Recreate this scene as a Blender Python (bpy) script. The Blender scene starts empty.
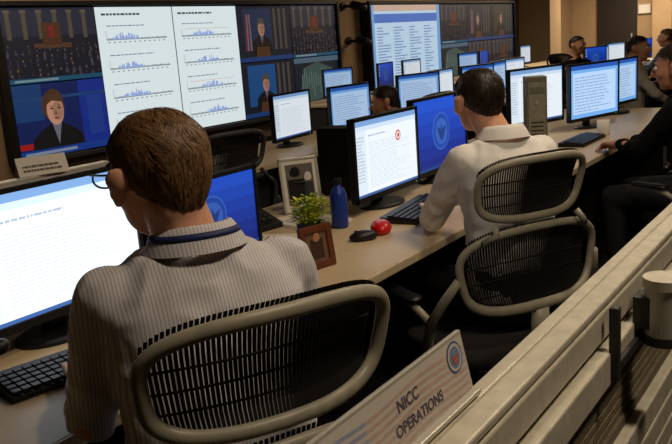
import bpy, math, random
from mathutils import Vector, Matrix, noise, Euler
random.seed(7)
scn = bpy.context.scene
COL = scn.collection
try:
    scn.view_settings.view_transform = 'Standard'
except Exception:
    pass
pi = math.pi

def lin(c):
    c = c/255.0
    return c/12.92 if c <= .04045 else ((c+.055)/1.055)**2.4
def rgb(r, g, b):
    return (lin(r), lin(g), lin(b), 1.0)

MC = {}
def mat(name, col, rough=.6, metal=0.0, nz=None, bump=None, stretch=(1, 1, 1), spec=.4, alpha=None):
    if name in MC: return MC[name]
    m = bpy.data.materials.new(name); m.use_nodes = True
    nt = m.node_tree; b = nt.nodes['Principled BSDF']
    c = rgb(*col)
    b.inputs['Base Color'].default_value = c
    b.inputs['Roughness'].default_value = rough
    b.inputs['Metallic'].default_value = metal
    b.inputs['Specular IOR Level'].default_value = spec
    nz = nz or (40, .12)
    tc = nt.nodes.new('ShaderNodeTexCoord'); mp = nt.nodes.new('ShaderNodeMapping')
    mp.inputs['Scale'].default_value = stretch
    nt.links.new(tc.outputs['Object'], mp.inputs['Vector'])
    n = nt.nodes.new('ShaderNodeTexNoise'); n.inputs['Scale'].default_value = nz[0]; n.inputs['Detail'].default_value = 4
    nt.links.new(mp.outputs['Vector'], n.inputs['Vector'])
    r = nt.nodes.new('ShaderNodeValToRGB')
    a = nz[1]
    r.color_ramp.elements[0].position = .3; r.color_ramp.elements[1].position = .7
    r.color_ramp.elements[0].color = (c[0]*(1-a), c[1]*(1-a), c[2]*(1-a), 1)
    r.color_ramp.elements[1].color = (min(1, c[0]*(1+a)), min(1, c[1]*(1+a)), min(1, c[2]*(1+a)), 1)
    nt.links.new(n.outputs['Fac'], r.inputs['Fac']); nt.links.new(r.outputs['Color'], b.inputs['Base Color'])
    if bump:
        n2 = nt.nodes.new('ShaderNodeTexNoise'); n2.inputs['Scale'].default_value = bump[0]; n2.inputs['Detail'].default_value = 3
        nt.links.new(mp.outputs['Vector'], n2.inputs['Vector'])
        bp = nt.nodes.new('ShaderNodeBump'); bp.inputs['Strength'].default_value = bump[1]; bp.inputs['Distance'].default_value = .01
        nt.links.new(n2.outputs['Fac'], bp.inputs['Height']); nt.links.new(bp.outputs['Normal'], b.inputs['Normal'])
    MC[name] = m
    return m

def emat(col, st=1.0):
    key = 'screen_glow_%d_%d_%d_%d' % (col[0], col[1], col[2], int(st*100))
    if key in MC: return MC[key]
    m = bpy.data.materials.new(key); m.use_nodes = True
    b = m.node_tree.nodes['Principled BSDF']
    b.inputs['Base Color'].default_value = (.01, .01, .01, 1)
    b.inputs['Roughness'].default_value = .5
    b.inputs['Emission Color'].default_value = rgb(*col)
    b.inputs['Emission Strength'].default_value = st
    MC[key] = m
    return m

def stripe_mat(name, base, stripe, freq, width):
    m = mat(name, base, .85, nz=(14, .05), bump=(9, .4), spec=.15)
    nt = m.node_tree; b = nt.nodes['Principled BSDF']
    src = b.inputs['Base Color'].links[0].from_socket
    tc = nt.nodes.new('ShaderNodeTexCoord'); sx = nt.nodes.new('ShaderNodeSeparateXYZ')
    nt.links.new(tc.outputs['Object'], sx.inputs[0])
    mu = nt.nodes.new('ShaderNodeMath'); mu.operation = 'MULTIPLY'; mu.inputs[1].default_value = freq
    nt.links.new(sx.outputs['X'], mu.inputs[0])
    fr = nt.nodes.new('ShaderNodeMath'); fr.operation = 'FRACT'; nt.links.new(mu.outputs[0], fr.inputs[0])
    lt = nt.nodes.new('ShaderNodeMath'); lt.operation = 'LESS_THAN'; lt.inputs[1].default_value = width
    nt.links.new(fr.outputs[0], lt.inputs[0])
    mx = nt.nodes.new('ShaderNodeMix'); mx.data_type = 'RGBA'
    nt.links.new(lt.outputs[0], mx.inputs['Factor']); nt.links.new(src, mx.inputs['A'])
    mx.inputs['B'].default_value = rgb(*stripe)
    nt.links.new(mx.outputs['Result'], b.inputs['Base Color'])
    return m

def frame_from(d, up=None):
    d = Vector(d).normalized()
    up = Vector(up) if up is not None else (Vector((0, 0, 1)) if abs(d.z) < .9 else Vector((0, 1, 0)))
    u = d.cross(up).normalized(); v = u.cross(d).normalized()
    return d, u, v

class B:
    def __init__(s): s.v = []; s.f = []; s.mi = []; s.mats = []
    def m(s, mt):
        if mt is None: return 0
        if mt not in s.mats: s.mats.append(mt)
        return s.mats.index(mt)
    def add(s, vs, fs, mt=None, M=None):
        o = len(s.v)
        for p in vs:
            p = Vector(p)
            if M is not None: p = M @ p
            s.v.append(p)
        k = s.m(mt)
        for f in fs:
            s.f.append([i+o for i in f]); s.mi.append(k)
    def box(s, c, d, mt=None, M=None, rz=0, rx=0, ry=0):
        x, y, z = d[0]/2, d[1]/2, d[2]/2
        vs = [(-x,-y,-z),(x,-y,-z),(x,y,-z),(-x,y,-z),(-x,-y,z),(x,-y,z),(x,y,z),(-x,y,z)]
        fs = [(0,3,2,1),(4,5,6,7),(0,1,5,4),(1,2,6,5),(2,3,7,6),(3,0,4,7)]
        T = Matrix.Translation(c) @ Euler((rx, ry, rz)).to_matrix().to_4x4()
        if M is not None: T = M @ T
        s.add(vs, fs, mt, T)
    def rings(s, rings, mt=None, caps=True, closed=False):
        n = len(rings[0]); vs = [p for r in rings for p in r]; fs = []
        R = len(rings)
        for i in range(R if closed else R-1):
            j = (i+1) % R
            for k in range(n):
                l = (k+1) % n
                fs.append((i*n+k, i*n+l, j*n+l, j*n+k))
        if caps and not closed:
            fs.append(tuple(reversed(range(n)))); fs.append(tuple((R-1)*n+k for k in range(n)))
        s.add(vs, fs, mt)
    def capsule(s, p, q, r1, r2, mt=None, flat=1.0, up=None, seg=16, hc=4):
        p = Vector(p); q = Vector(q); d, u, v = frame_from(q-p, up)
        rs = []
        for i in range(hc+1):
            a = -pi/2 + (pi/2)*(i+.15)/(hc+.15)
            rs.append((p + d*r1*math.sin(a), r1*math.cos(a)))
        for i in range(hc+1):
            a = (pi/2)*i/(hc+.15)
            rs.append((q + d*r2*math.sin(a), r2*math.cos(a)))
        s.rings([[c + u*r*math.cos(t*2*pi/seg) + v*r*flat*math.sin(t*2*pi/seg) for t in range(seg)] for c, r in rs], mt)
    def cyl(s, p, q, r1, r2=None, mt=None, seg=20):
        r2 = r1 if r2 is None else r2
        p = Vector(p); q = Vector(q); d, u, v = frame_from(q-p)
        s.rings([[c + u*r*math.cos(t*2*pi/seg) + v*r*math.sin(t*2*pi/seg) for t in range(seg)] for c, r in ((p, r1), (q, r2))], mt)
    def lathe(s, c, prof, mt=None, seg=24):
        c = Vector(c)
        s.rings([[c + Vector((r*math.cos(t*2*pi/seg), r*math.sin(t*2*pi/seg), z)) for t in range(seg)] for r, z in prof], mt)
    def ell(s, c, r, mt=None, M=None, seg=18, rg=10):
        T = Matrix.Translation(c)
        if M is not None: T = T @ M
        rings = []
        for i in range(rg+1):
            a = -pi/2 + pi*(i+.1)/(rg+.2)
            rings.append([T @ Vector((r[0]*math.cos(a)*math.cos(t*2*pi/seg), r[1]*math.cos(a)*math.sin(t*2*pi/seg), r[2]*math.sin(a))) for t in range(seg)])
        s.rings(rings, mt)
    def tube(s, path, r, mt=None, closed=False, seg=10, up=(0, 1, 0), flat=1.0):
        P = [Vector(p) for p in path]; n = len(P); rings = []
        for i in range(n):
            a = P[i-1] if (closed or i > 0) else P[i]; b = P[(i+1) % n] if (closed or i < n-1) else P[i]
            d = (b-a).normalized()
            uu = Vector(up)
            if abs(d.dot(uu)) > .97: uu = Vector((0, 0, 1))
            u = d.cross(uu).normalized(); v = u.cross(d).normalized()
            rr = r[i] if isinstance(r, (list, tuple)) else r
            rings.append([P[i] + u*rr*math.cos(t*2*pi/seg) + v*rr*flat*math.sin(t*2*pi/seg) for t in range(seg)])
        s.rings(rings, mt, closed=closed)
    def text(s, body, size, M, mt, bold=0.0):
        cu = bpy.data.curves.new('lettering', 'FONT'); cu.body = body; cu.size = size; cu.align_x = 'CENTER'; cu.align_y = 'CENTER'
        cu.offset = bold
        ob = bpy.data.objects.new('lettering', cu); COL.objects.link(ob)
        dg = bpy.context.evaluated_depsgraph_get(); me = bpy.data.meshes.new_from_object(ob.evaluated_get(dg))
        s.add([v.co.copy() for v in me.vertices], [tuple(p.vertices) for p in me.polygons], mt, M)
        bpy.data.objects.remove(ob); bpy.data.meshes.remove(me); bpy.data.curves.remove(cu)
    def rect(s, x0, z0, x1, z1, mt, L=0):
        y = -.0008*L
        s.add([(x0, y, z0), (x1, y, z0), (x1, y, z1), (x0, y, z1)], [(0, 1, 2, 3)], mt)
    def disc(s, cx, cz, rx, rz, mt, L=0, n=24, a0=0, a1=2*pi):
        y = -.0008*L
        s.add([(cx+rx*math.cos(a0+(a1-a0)*i/n), y, cz+rz*math.sin(a0+(a1-a0)*i/n)) for i in range(n)], [tuple(range(n))], mt)
    def poly(s, pts, mt, L=0):
        y = -.0008*L
        s.add([(x, y, z) for x, z in pts], [tuple(range(len(pts)))], mt)

def obj(name, b, parent=None, loc=(0, 0, 0), rot=(0, 0, 0), bevel=0, smooth=False, label=None, cat=None, kind=None, group=None, fixn=True):
    me = bpy.data.meshes.new(name)
    me.from_pydata([tuple(v) for v in b.v], [], b.f)
    for m in b.mats: me.materials.append(m)
    if b.mats: me.polygons.foreach_set('material_index', b.mi)
    if smooth: me.polygons.foreach_set('use_smooth', [True]*len(me.polygons))
    me.update()
    o = bpy.data.objects.new(name, me); COL.objects.link(o)
    o.location = loc; o.rotation_euler = rot
    if parent: o.parent = parent
    if bevel:
        md = o.modifiers.new('bevel', 'BEVEL'); md.width = bevel; md.segments = 2; md.limit_method = 'ANGLE'; md.angle_limit = .7
    if label: o['label'] = label
    if cat: o['category'] = cat
    if kind: o['kind'] = kind
    if group: o['group'] = group
    return o
def empty(name, loc, rz, label, cat, group=None):
    o = bpy.data.objects.new(name, None); COL.objects.link(o); o.location = loc; o.rotation_euler = (0, 0, rz)
    o.empty_display_size = .05
    o['label'] = label; o['category'] = cat
    if group: o['group'] = group
    return o

def remesh(name, b, parent, vox, mats, smooth=6):
    me = bpy.data.meshes.new(name); me.from_pydata([tuple(v) for v in b.v], [], b.f)
    ts = bpy.data.scenes.get('scratch') or bpy.data.scenes.new('scratch')
    t = bpy.data.objects.new(name+'_tmp', me); ts.collection.objects.link(t)
    r = t.modifiers.new('r', 'REMESH'); r.mode = 'VOXEL'; r.voxel_size = vox
    if smooth:
        sm = t.modifiers.new('s', 'SMOOTH'); sm.factor = .5; sm.iterations = smooth
    vl = ts.view_layers[0]; vl.update(); dg = vl.depsgraph; dg.update()
    nm = bpy.data.meshes.new_from_object(t.evaluated_get(dg), depsgraph=dg)
    nm.name = name
    bpy.data.objects.remove(t); bpy.data.meshes.remove(me)
    nm.materials.clear()
    for m in mats: nm.materials.append(m)
    nm.polygons.foreach_set('use_smooth', [True]*len(nm.polygons))
    nm.polygons.foreach_set('material_index', [0]*len(nm.polygons))
    o = bpy.data.objects.new(name, nm); COL.objects.link(o)
    if parent: o.parent = parent
    return o

# ---------------------------------------------------------------- materials
M_wall = mat('tan_painted_wall', (150, 122, 88), .9, nz=(3, .05))
M_far = mat('beige_painted_wall', (170, 142, 106), .9, nz=(3, .05))
M_ceil = mat('ceiling_tile', (120, 110, 95), .95)
M_floor = mat('dark_carpet', (30, 26, 23), .95, nz=(120, .4), bump=(200, .5))
M_desk = mat('tan_laminate', (204, 180, 142), .42, nz=(60, .05))
M_deskedge = mat('dark_edge', (40, 35, 31), .6)
M_black = mat('black_plastic', (18, 18, 20), .45)
M_black2 = mat('matte_black', (12, 12, 13), .8)
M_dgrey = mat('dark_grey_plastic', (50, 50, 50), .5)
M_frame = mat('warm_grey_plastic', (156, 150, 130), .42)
M_mesh = mat('dark_mesh', (16, 14, 13), .7)
M_seat = mat('charcoal_fabric', (24, 22, 22), .95, bump=(300, .4))
M_silver = mat('brushed_aluminium', (190, 186, 172), .38, .3, nz=(30, .08), stretch=(1, 20, 20))
M_rail = mat('painted_rail', (204, 197, 176), .38, .08)
M_groove = mat('rail_groove', (104, 96, 78), .7)
M_fabric = mat('tan_panel_fabric', (122, 110, 86), .95, nz=(150, .2), bump=(200, .3))
M_skin = mat('skin', (222, 166, 134), .55, nz=(25, .08))
M_skin2 = mat('skin_darker', (190, 134, 102), .55, nz=(25, .08))  # darker skin tone for the farther people and the face in the wooden frame
M_hairb = mat('brown_hair', (70, 46, 26), .75, nz=(110, .2), bump=(160, .2), stretch=(1, .7, .3))
M_hairb2 = mat('brown_hair_strand', (108, 76, 46), .5, nz=(60, .2))
M_hairb3 = mat('light_brown_hair_strand', (142, 106, 68), .5, nz=(60, .2))
M_hairk = mat('black_hair', (24, 18, 14), .75, nz=(110, .3), bump=(160, .25), stretch=(1, .7, .3))
M_hairk2 = mat('black_hair_strand', (40, 31, 24), .45, nz=(60, .25))
M_hairk3 = mat('dark_brown_hair_strand', (62, 47, 34), .45, nz=(60, .25))
M_shirt1 = stripe_mat('striped_shirt_cloth', (216, 211, 208), (176, 175, 184), 165, .36)
M_shirt2 = mat('off_white_shirt_cloth', (240, 236, 228), .85, bump=(8, .4), nz=(12, .04), spec=.15)
M_shirt3 = mat('black_shirt_cloth', (18, 16, 18), .9, bump=(10, .5), spec=.1)
M_shirt4 = mat('light_shirt_cloth', (170, 160, 145), .9, spec=.1)
M_shirt5 = mat('dusty_blue_shirt_cloth', (90, 100, 130), .9, spec=.1)
M_trou = mat('dark_trousers_cloth', (22, 21, 25), .9)
M_shoe = mat('black_leather', (14, 12, 12), .35)
M_paper = mat('white_paper', (225, 218, 205), .8, nz=(20, .02))
M_signp = mat('dull_white_card', (196, 190, 178), .8, nz=(20, .02))
M_wood = mat('reddish_brown_wood', (104, 54, 30), .5, nz=(18, .25), stretch=(1, 1, 6))
M_green = mat('leaf_green', (156, 176, 36), .6)
M_yel = mat('yellow_petal', (222, 214, 56), .6)
M_red = mat('red_plastic', (200, 20, 16), .35)
M_blue = mat('blue_plastic', (30, 60, 150), .35)
M_navy = mat('navy_print', (32, 44, 92), .6)
M_greyp = mat('grey_print', (104, 98, 90), .7)
M_eye = mat('eye_white', (225, 220, 215), .2); M_iris = mat('iris_brown', (40, 24, 14), .2)
M_lip = mat('lip', (150, 80, 66), .5)
M_tower = mat('olive_grey_plastic', (112, 112, 92), .5)
M_tower2 = mat('pale_olive_plastic', (140, 138, 114), .5)

# ---------------------------------------------------------------- room
def wallbox(name, c, d, m):
    b = B(); b.box((0, 0, 0), d, m)
    return obj(name, b, loc=c, kind='structure')
X0, X1, Y0, Y1, H = -3.0, 24.0, -4.0, 7.7, 3.0
wallbox('floor', ((X0+X1)/2, (Y0+Y1)/2, -.05), (X1-X0+.4, Y1-Y0+.4, .1), M_floor)
wallbox('ceiling', ((X0+X1)/2, (Y0+Y1)/2, H+.05), (X1-X0+.4, Y1-Y0+.4, .1), M_ceil)
wallbox('wall_back', ((X0+X1)/2, Y1+.05, H/2), (X1-X0+.4, .1, H), M_wall)
wallbox('wall_right', (X1+.05, (Y0+Y1)/2, H/2), (.1, Y1-Y0, H), M_far)
wallbox('wall_left', (X0-.05, (Y0+Y1)/2, H/2), (.1, Y1-Y0, H), M_wall)
wallbox('wall_front', ((X0+X1)/2, Y0-.05, H/2), (X1-X0+.4, .1, H), M_wall)
wallbox('trim_1', (20.2, 7.3, H/2), (.8, .8, H), M_far)
wallbox('trim_2', (23.8, 5.1, H/2), (.5, .5, H), M_far)
b = B(); b.box((0, 0, 0), (.06, 1.1, 2.1), mat('dark_door', (40, 30, 22), .6)); b.box((-.05, -.42, -.05), (.05, .03, .12), M_silver)
obj('door_1', b, loc=(23.96, 6.4, 1.05), kind='structure')
b = B(); b.box((0, 0, 0), (.06, 1.0, .8), mat('dark_glass', (46, 40, 36), .2)); b.box((-.03, 0, .43), (.06, 1.1, .06), M_far); b.box((-.03, 0, -.43), (.06, 1.1, .06), M_far)
obj('window_1', b, loc=(23.96, 4.0, 1.95), kind='structure')
b = B(); b.box((0, 0, 0), (X1-X0, .02, .1), M_black2); obj('baseboard_back', b, loc=((X0+X1)/2, Y1-.012, .05), kind='structure')
root = empty('wall_notice', (23.97, 5.65, 1.7), 0, 'small white framed notice on the beige wall', 'notice')
b = B(); b.box((-.02, 0, 0), (.03, .34, .26), M_silver); obj('frame', b, root)
b = B(); b.box((-.037, 0, 0), (.004, .3, .22), M_paper); obj('notice_sheet', b, root)

# ---------------------------------------------------------------- screens' contents
def lines(b, x0, z0, x1, z1, n, m, L=1, h=.45, rag=.4, seed=1):
    R = random.Random(seed); dz = (z1-z0)/n
    for i in range(n):
        z = z1 - (i+1)*dz
        x = x0
        xe = x1 - (x1-x0)*rag*R.random()
        while x < xe:
            w = (x1-x0)*(.03+.09*R.random())
            b.rect(x, z, min(x+w, xe), z+dz*h, m, L); x += w + (x1-x0)*.018
def c_doc(w, h, seed=1, st=1.0, logo=False):
    b = B()
    b.rect(0, 0, w, h, emat((232, 240, 248), st))
    b.rect(0, h*.93, w, h, emat((120, 160, 210), st), 1)
    b.rect(0, h*.87, w, h*.93, emat((204, 222, 240), st), 1)
    b.rect(w*.005, 0, w, h*.035, emat((60, 96, 160), st), 1)
    b.rect(0, h*.035, w*.16, h*.87, emat((218, 230, 240), st), 1)
    lines(b, w*.02, h*.2, w*.14, h*.82, 14, emat((176, 190, 208), st), 2, seed=seed)
    lines(b, w*.2, h*.1, w*.9, h*.72, 20, emat((204, 212, 220), st), 1, .3, seed=seed+1)
    lines(b, w*.2, h*.78, w*.6, h*.82, 1, emat((170, 182, 204), st), 1, .5, seed=seed+2)
    if logo:
        b.disc(w*.68, h*.7, w*.045, w*.045, emat((200, 60, 50), st), 2)
        b.disc(w*.68, h*.7, w*.033, w*.033, emat((236, 220, 214), st), 3)
        b.disc(w*.68, h*.7, w*.018, w*.018, emat((190, 80, 70), st), 4)
    return b
def c_desk(w, h, st=1.0):
    b = B()
    n = 6
    for i in range(n):
        k = i/(n-1)
        b.rect(0, h*i/n, w, h*(i+1)/n, emat((int(14+14*k), int(36+40*k), int(120+70*k)), st))
    b.disc(w*.5, h*.52, h*.27, h*.27, emat((56, 96, 180), st), 1, 32)
    b.disc(w*.5, h*.52, h*.25, h*.25, emat((24, 64, 155), st), 2, 32)
    b.disc(w*.5, h*.52, h*.19, h*.19, emat((50, 90, 172), st), 3, 32)
    b.poly([(w*.5-h*.15, h*.6), (w*.5-h*.03, h*.55), (w*.5, h*.64), (w*.5+h*.03, h*.55), (w*.5+h*.15, h*.6), (w*.5+h*.06, h*.42), (w*.5, h*.37), (w*.5-h*.06, h*.42)], emat((26, 56, 124), st), 4)
    for i in range(4): b.rect(w*.03, h*(.86-.13*i), w*.065, h*(.93-.13*i), emat((170, 190, 210), st), 1)
    b.rect(0, 0, w, h*.045, emat((30, 60, 120), st), 2)
    return b
def c_app(w, h, seed=3, st=1.0):
    b = B(); b.rect(0, 0, w, h, emat((110, 165, 226), st)); b.rect(0, h*.92, w, h, emat((40, 84, 170), st), 1)
    b.rect(w*.05, h*.08, w*.95, h*.86, emat((176, 204, 236), st), 1)
    lines(b, w*.08, h*.12, w*.9, h*.82, 12, emat((130, 156, 196), st), 2, .35, seed=seed)
    return b
def c_slide(w, h, title=0):
    st = .95
    b = B(); b.rect(0, 0, w, h, emat((216, 228, 230), st))
    lines(b, w*.07, h*.94, w*.6, h*.965, 1, emat((60, 74, 84), st), 1, .6, .1, seed=title)
    R = random.Random(5+title)
    dk = emat((70, 80, 90), st); bl = emat((60, 110, 210), st)
    for k in range(4):
        z = h*(.76-.215*k)
        b.rect(w*.1, z, w*.9, z+h*.004, dk, 1); b.rect(w*.1, z, w*.105, z+h*.07, emat((140, 150, 160), st), 1)
        lines(b, w*.12, z+h*.10, w*.7, z+h*.115, 1, emat((110, 124, 150), st), 1, .5, .2, seed=k)
        c0 = .34+.1*title+.03*k
        for i in range(70):
            x = .11+.78*i/70
            hh = .004+.006*R.random()
            dd = abs(x-c0); inside = dd < .17
            if inside and R.random() < .85: hh += .045*R.random()*(1-dd/.2)+.008
            b.rect(w*x, z+h*.005, w*(x+.007), z+h*(hh+.005), bl if inside else dk, 2)
        if title and k % 2 == 0: b.rect(w*.14, z+h*.06, w*.86, z+h*.063, emat((214, 140, 140), st), 1)
        for i in range(12): b.rect(w*(.12+.065*i), z-h*.02, w*(.145+.065*i), z-h*.012, emat((120, 130, 140), st), 1)
    return b
def c_table(w, h):
    st = .85
    b = B(); b.rect(0, 0, w, h, emat((110, 160, 216), st)); b.rect(w*.05, h*.08, w*.95, h*.93, emat((186, 212, 234), st), 1)
    b.rect(w*.05, h*.8, w*.95, h*.9, emat((70, 110, 190), st), 2)
    R = random.Random(11)
    for i in range(20):
        z = h*(.11+.033*i)
        for j in range(4):
            b.rect(w*(.08+.22*j), z, w*(.08+.22*j+.06+.12*R.random()), z+h*.012, emat((110, 140, 190), st), 2)
    b.rect(w*.05, h*.93, w*.95, h*1.0, emat((200, 170, 150), st), 2)
    return b
def figure(b, cx, z0, s, suit, skin, hair, tie=None, L=3, long=False, dark=.5):
    b.poly([(cx-s*.55, z0), (cx+s*.55, z0), (cx+s*.5, z0+s*.36), (cx+s*.34, z0+s*.48), (cx+s*.14, z0+s*.58), (cx-s*.14, z0+s*.58), (cx-s*.34, z0+s*.48), (cx-s*.5, z0+s*.36)], suit, L)
    b.poly([(cx-s*.09, z0+s*.58), (cx, z0+s*.24), (cx+s*.09, z0+s*.58)], emat((120, 120, 135), dark), L+1)
    if tie: b.poly([(cx-s*.022, z0+s*.53), (cx-s*.022, z0+s*.25), (cx+s*.022, z0+s*.25), (cx+s*.022, z0+s*.53)], tie, L+2)
    if long: b.disc(cx-s*.03, z0+s*.88, s*.225, s*.26, hair, L+1)
    b.disc(cx-s*.01, z0+s*.92, s*.2, s*.24, hair, L+1)
    b.disc(cx, z0+s*.80, s*.17, s*.24, skin, L+2)
    b.poly([(cx-s*.17, z0+s*.90), (cx-s*.05, z0+s*.97), (cx+s*.17, z0+s*.93), (cx+s*.12, z0+s*1.08), (cx-s*.1, z0+s*1.09)], hair, L+3)
    b.disc(cx+s*.05, z0+s*.79, s*.11, s*.16, emat((164, 118, 96), dark*1.3), L+3)
    dk = emat((50, 28, 20), dark)
    b.disc(cx-s*.07, z0+s*.84, s*.032, s*.014, dk, L+4, 10); b.disc(cx+s*.08, z0+s*.84, s*.032, s*.014, dk, L+4, 10)
    b.rect(cx-s*.1, z0+s*.875, cx-s*.04, z0+s*.885, dk, L+4); b.rect(cx+s*.05, z0+s*.875, cx+s*.11, z0+s*.885, dk, L+4)
    b.disc(cx+s*.005, z0+s*.675, s*.05, s*.012, emat((110, 50, 44), dark), L+4, 12)
    b.poly([(cx-s*.02, z0+s*.735), (cx+s*.03, z0+s*.735), (cx+s*.005, z0+s*.82)], emat((120, 78, 60), dark), L+4)
def c_news(w, h):
    b = B(); b.rect(0, 0, w, h, emat((10, 30, 92), .6)); b.rect(0, h*.5, w*.3, h, emat((20, 64, 120), .6), 1)
    b.rect(w*.7, h*.1, w, h, emat((16, 44, 140), .7), 1); b.rect(w*.78, h*.2, w*.95, h*.8, emat((30, 62, 150), .6), 2)
    b.rect(0, h*.78, w, h*.82, emat((34, 76, 130), .5), 2)
    figure(b, w*.42, h*-.06, h*.84, emat((14, 14, 20), .5), emat((196, 140, 114), .75), emat((84, 56, 38), .6), None, 3, True, .55)
    b.rect(0, 0, w, h*.1, emat((20, 60, 150), .6), 8); b.rect(w*.05, h*.03, w*.6, h*.07, emat((150, 164, 190), .5), 9)
    b.rect(0, h*.12, w*.14, h*.2, emat((170, 24, 24), .6), 8)
    return b
def c_chamber(w, h, seed=2):
    R = random.Random(seed)
    b = B(); b.rect(0, 0, w, h, emat((16, 20, 34), .75)); b.rect(0, h*.62, w, h, emat((34, 38, 54), .75), 1)
    for i in range(6):
        x = .05+.16*i; b.rect(w*x, h*.58, w*(x+.045), h*.97, emat((104, 90, 74), .45), 2); b.rect(w*(x-.01), h*.93, w*(x+.055), h*.97, emat((120, 104, 86), .45), 3)
    b.rect(w*.4, h*.5, w*.6, h*.8, emat((90, 52, 30), .5), 3); b.rect(w*.3, h*.45, w*.7, h*.52, emat((96, 62, 40), .5), 3)
    b.rect(w*.47, h*.6, w*.53, h*.76, emat((150, 40, 36), .45), 4)
    for r in range(7):
        n = 14
        for i in range(n):
            if R.random() < .2: continue
            z = h*(.46-.065*r)+h*.02*abs(i/(n-1)-.5); x = w*(.03+.94*i/(n-1)+.02*(R.random()-.5)); s = .8+.08*r
            b.disc(x, z+h*.024, w*.008*s, h*.015*s, emat(R.choice([(140, 104, 86), (110, 80, 66), (84, 60, 50)]), .5), 4+r, 8)
            b.disc(x, z-h*.012, w*.02*s, h*.026*s, emat(R.choice([(26, 32, 56), (46, 38, 38), (18, 22, 32), (60, 60, 76)]), .6), 4+r, 10)
    b.rect(0, 0, w, h*.06, emat((20, 80, 110), .7), 12)
    b.rect(w*.05, h*.015, w*.5, h*.045, emat((140, 170, 180), .5), 13)
    return b
def c_podium(w, h, bg=(20, 60, 110), red=True):
    b = B(); b.rect(0, 0, w, h, emat((12, 20, 36), .75)); b.rect(w*.1, h*.2, w*.62, h*.95, emat(tuple(int(c*.8) for c in bg), .75), 1)
    for i in range(3): b.rect(w*(.66+.1*i), h*.2, w*(.71+.1*i), h*.95, emat((90, 82, 72), .45), 2)
    if red:
        for i in range(4): b.poly([(w*(.12+.03*i), h*.2), (w*(.14+.03*i), h*.2), (w*(.16+.02*i), h*.85), (w*(.145+.02*i), h*.85)], emat((150, 26, 30) if i % 2 == 0 else (130, 130, 136), .55), 2)
    figure(b, w*.42, h*.14, h*.56, emat((14, 14, 20), .6), emat((180, 130, 106), .65), emat((90, 80, 72), .5), emat((120, 30, 30), .55), dark=.5)
    b.poly([(w*.28, 0), (w*.58, 0), (w*.54, h*.26), (w*.31, h*.26)], emat((86, 52, 32), .55), 8)
    b.rect(0, 0, w, h*.08, emat((24, 60, 120), .6), 9)
    return b
def c_map(w, h):
    R = random.Random(9)
    b = B(); b.rect(0, 0, w, h, emat((14, 24, 36), .75)); b.poly([(w*.1, h*.3), (w*.2, h*.8), (w*.5, h*.9), (w*.85, h*.75), (w*.9, h*.4), (w*.6, h*.15), (w*.3, h*.12)], emat((60, 84, 78), .65), 1)
    for i in range(14): b.rect(w*(.15+.05*i), h*(.2+.3*R.random()), w*(.165+.05*i), h*(.6+.2*R.random()), emat((110, 134, 126), .55), 2)
    b.rect(0, h*.9, w, h, emat((80, 104, 124), .65), 3)
    return b

# ---------------------------------------------------------------- video walls
def video_wall(x0, z0, W, Hh, tiles, label):
    root = empty('video_wall', (x0, 7.5, z0), 0, label, 'video wall')
    b = B(); b.box((W/2, .09, Hh/2), (W+.08, .16, Hh+.08), M_black2)
    b.box((W/2, -.01, -.035), (W+.1, .07, .05), M_dgrey); b.box((W/2, -.01, Hh+.035), (W+.1, .07, .05), M_black)
    b.box((-.035, -.01, Hh/2), (.05, .07, Hh+.1), M_black); b.box((W+.035, -.01, Hh/2), (.05, .07, Hh+.1), M_black)
    obj('housing', b, root, bevel=.004)
    for (tx, tz, tw, th, fn) in tiles:
        cb = fn(tw-.014, th-.014)
        obj('display_screen', cb, root, loc=(tx+.007, 0, tz+.007))
    return root
T = 1.23; V = .79
video_wall(5.07, .43, 5*T, 2*V, [
    (0, V, T, V, lambda w, h: c_chamber(w, h, 2)), (0, 0, T, V, c_news),
    (T, 0, T, 2*V, lambda w, h: c_slide(w, h, 0)), (2*T, 0, T, 2*V, lambda w, h: c_slide(w, h, 1)),
    (3*T, V, T, V, lambda w, h: c_podium(w, h, (30, 50, 90), True)), (3*T, 0, T, V, lambda w, h: c_podium(w, h, (24, 90, 160), False)),
    (4*T, V, T, V, lambda w, h: c_chamber(w, h, 8)), (4*T, 0, T, V, c_map)],
    'wall of large displays showing charts and news broadcasts')
video_wall(12.3, .43, 6.6, 2*V, [
    (0, 0, 2.7, 2*V, c_table), (2.7, V, 1.3, V, lambda w, h: c_chamber(w, h, 4)), (2.7, 0, 1.3, V, c_map),
    (4.0, V, 1.3, V, lambda w, h: c_podium(w, h, (40, 40, 60), True)), (4.0, 0, 1.3, V, lambda w, h: c_chamber(w, h, 5)),
    (5.3, 0, 1.3, V, lambda w, h: c_chamber(w, h, 6)), (5.3, V, 1.3, V, lambda w, h: c_podium(w, h, (60, 50, 40), False))],
    'second wall of displays showing a data table and broadcasts')
for (cx, cz) in ((11.85, 1.42), (11.75, 2.0)):
    root = empty('wall_camera', (cx, 7.68, cz), 0, 'small black surveillance camera mounted on the tan wall', 'camera', 'wall cameras')
    b = B(); b.cyl((0, 0, 0), (0, -.03, 0), .07, mt=M_black); b.cyl((0, -.03, 0), (0, -.2, -.02), .025, mt=M_black); obj('mount', b, root)
    b = B(); b.capsule((0, -.22, .0), (0, -.36, -.04), .075, .07, M_black); b.cyl((0, -.37, -.04), (0, -.45, -.06), .05, mt=M_dgrey); obj('camera_body', b, root, smooth=True)

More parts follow.
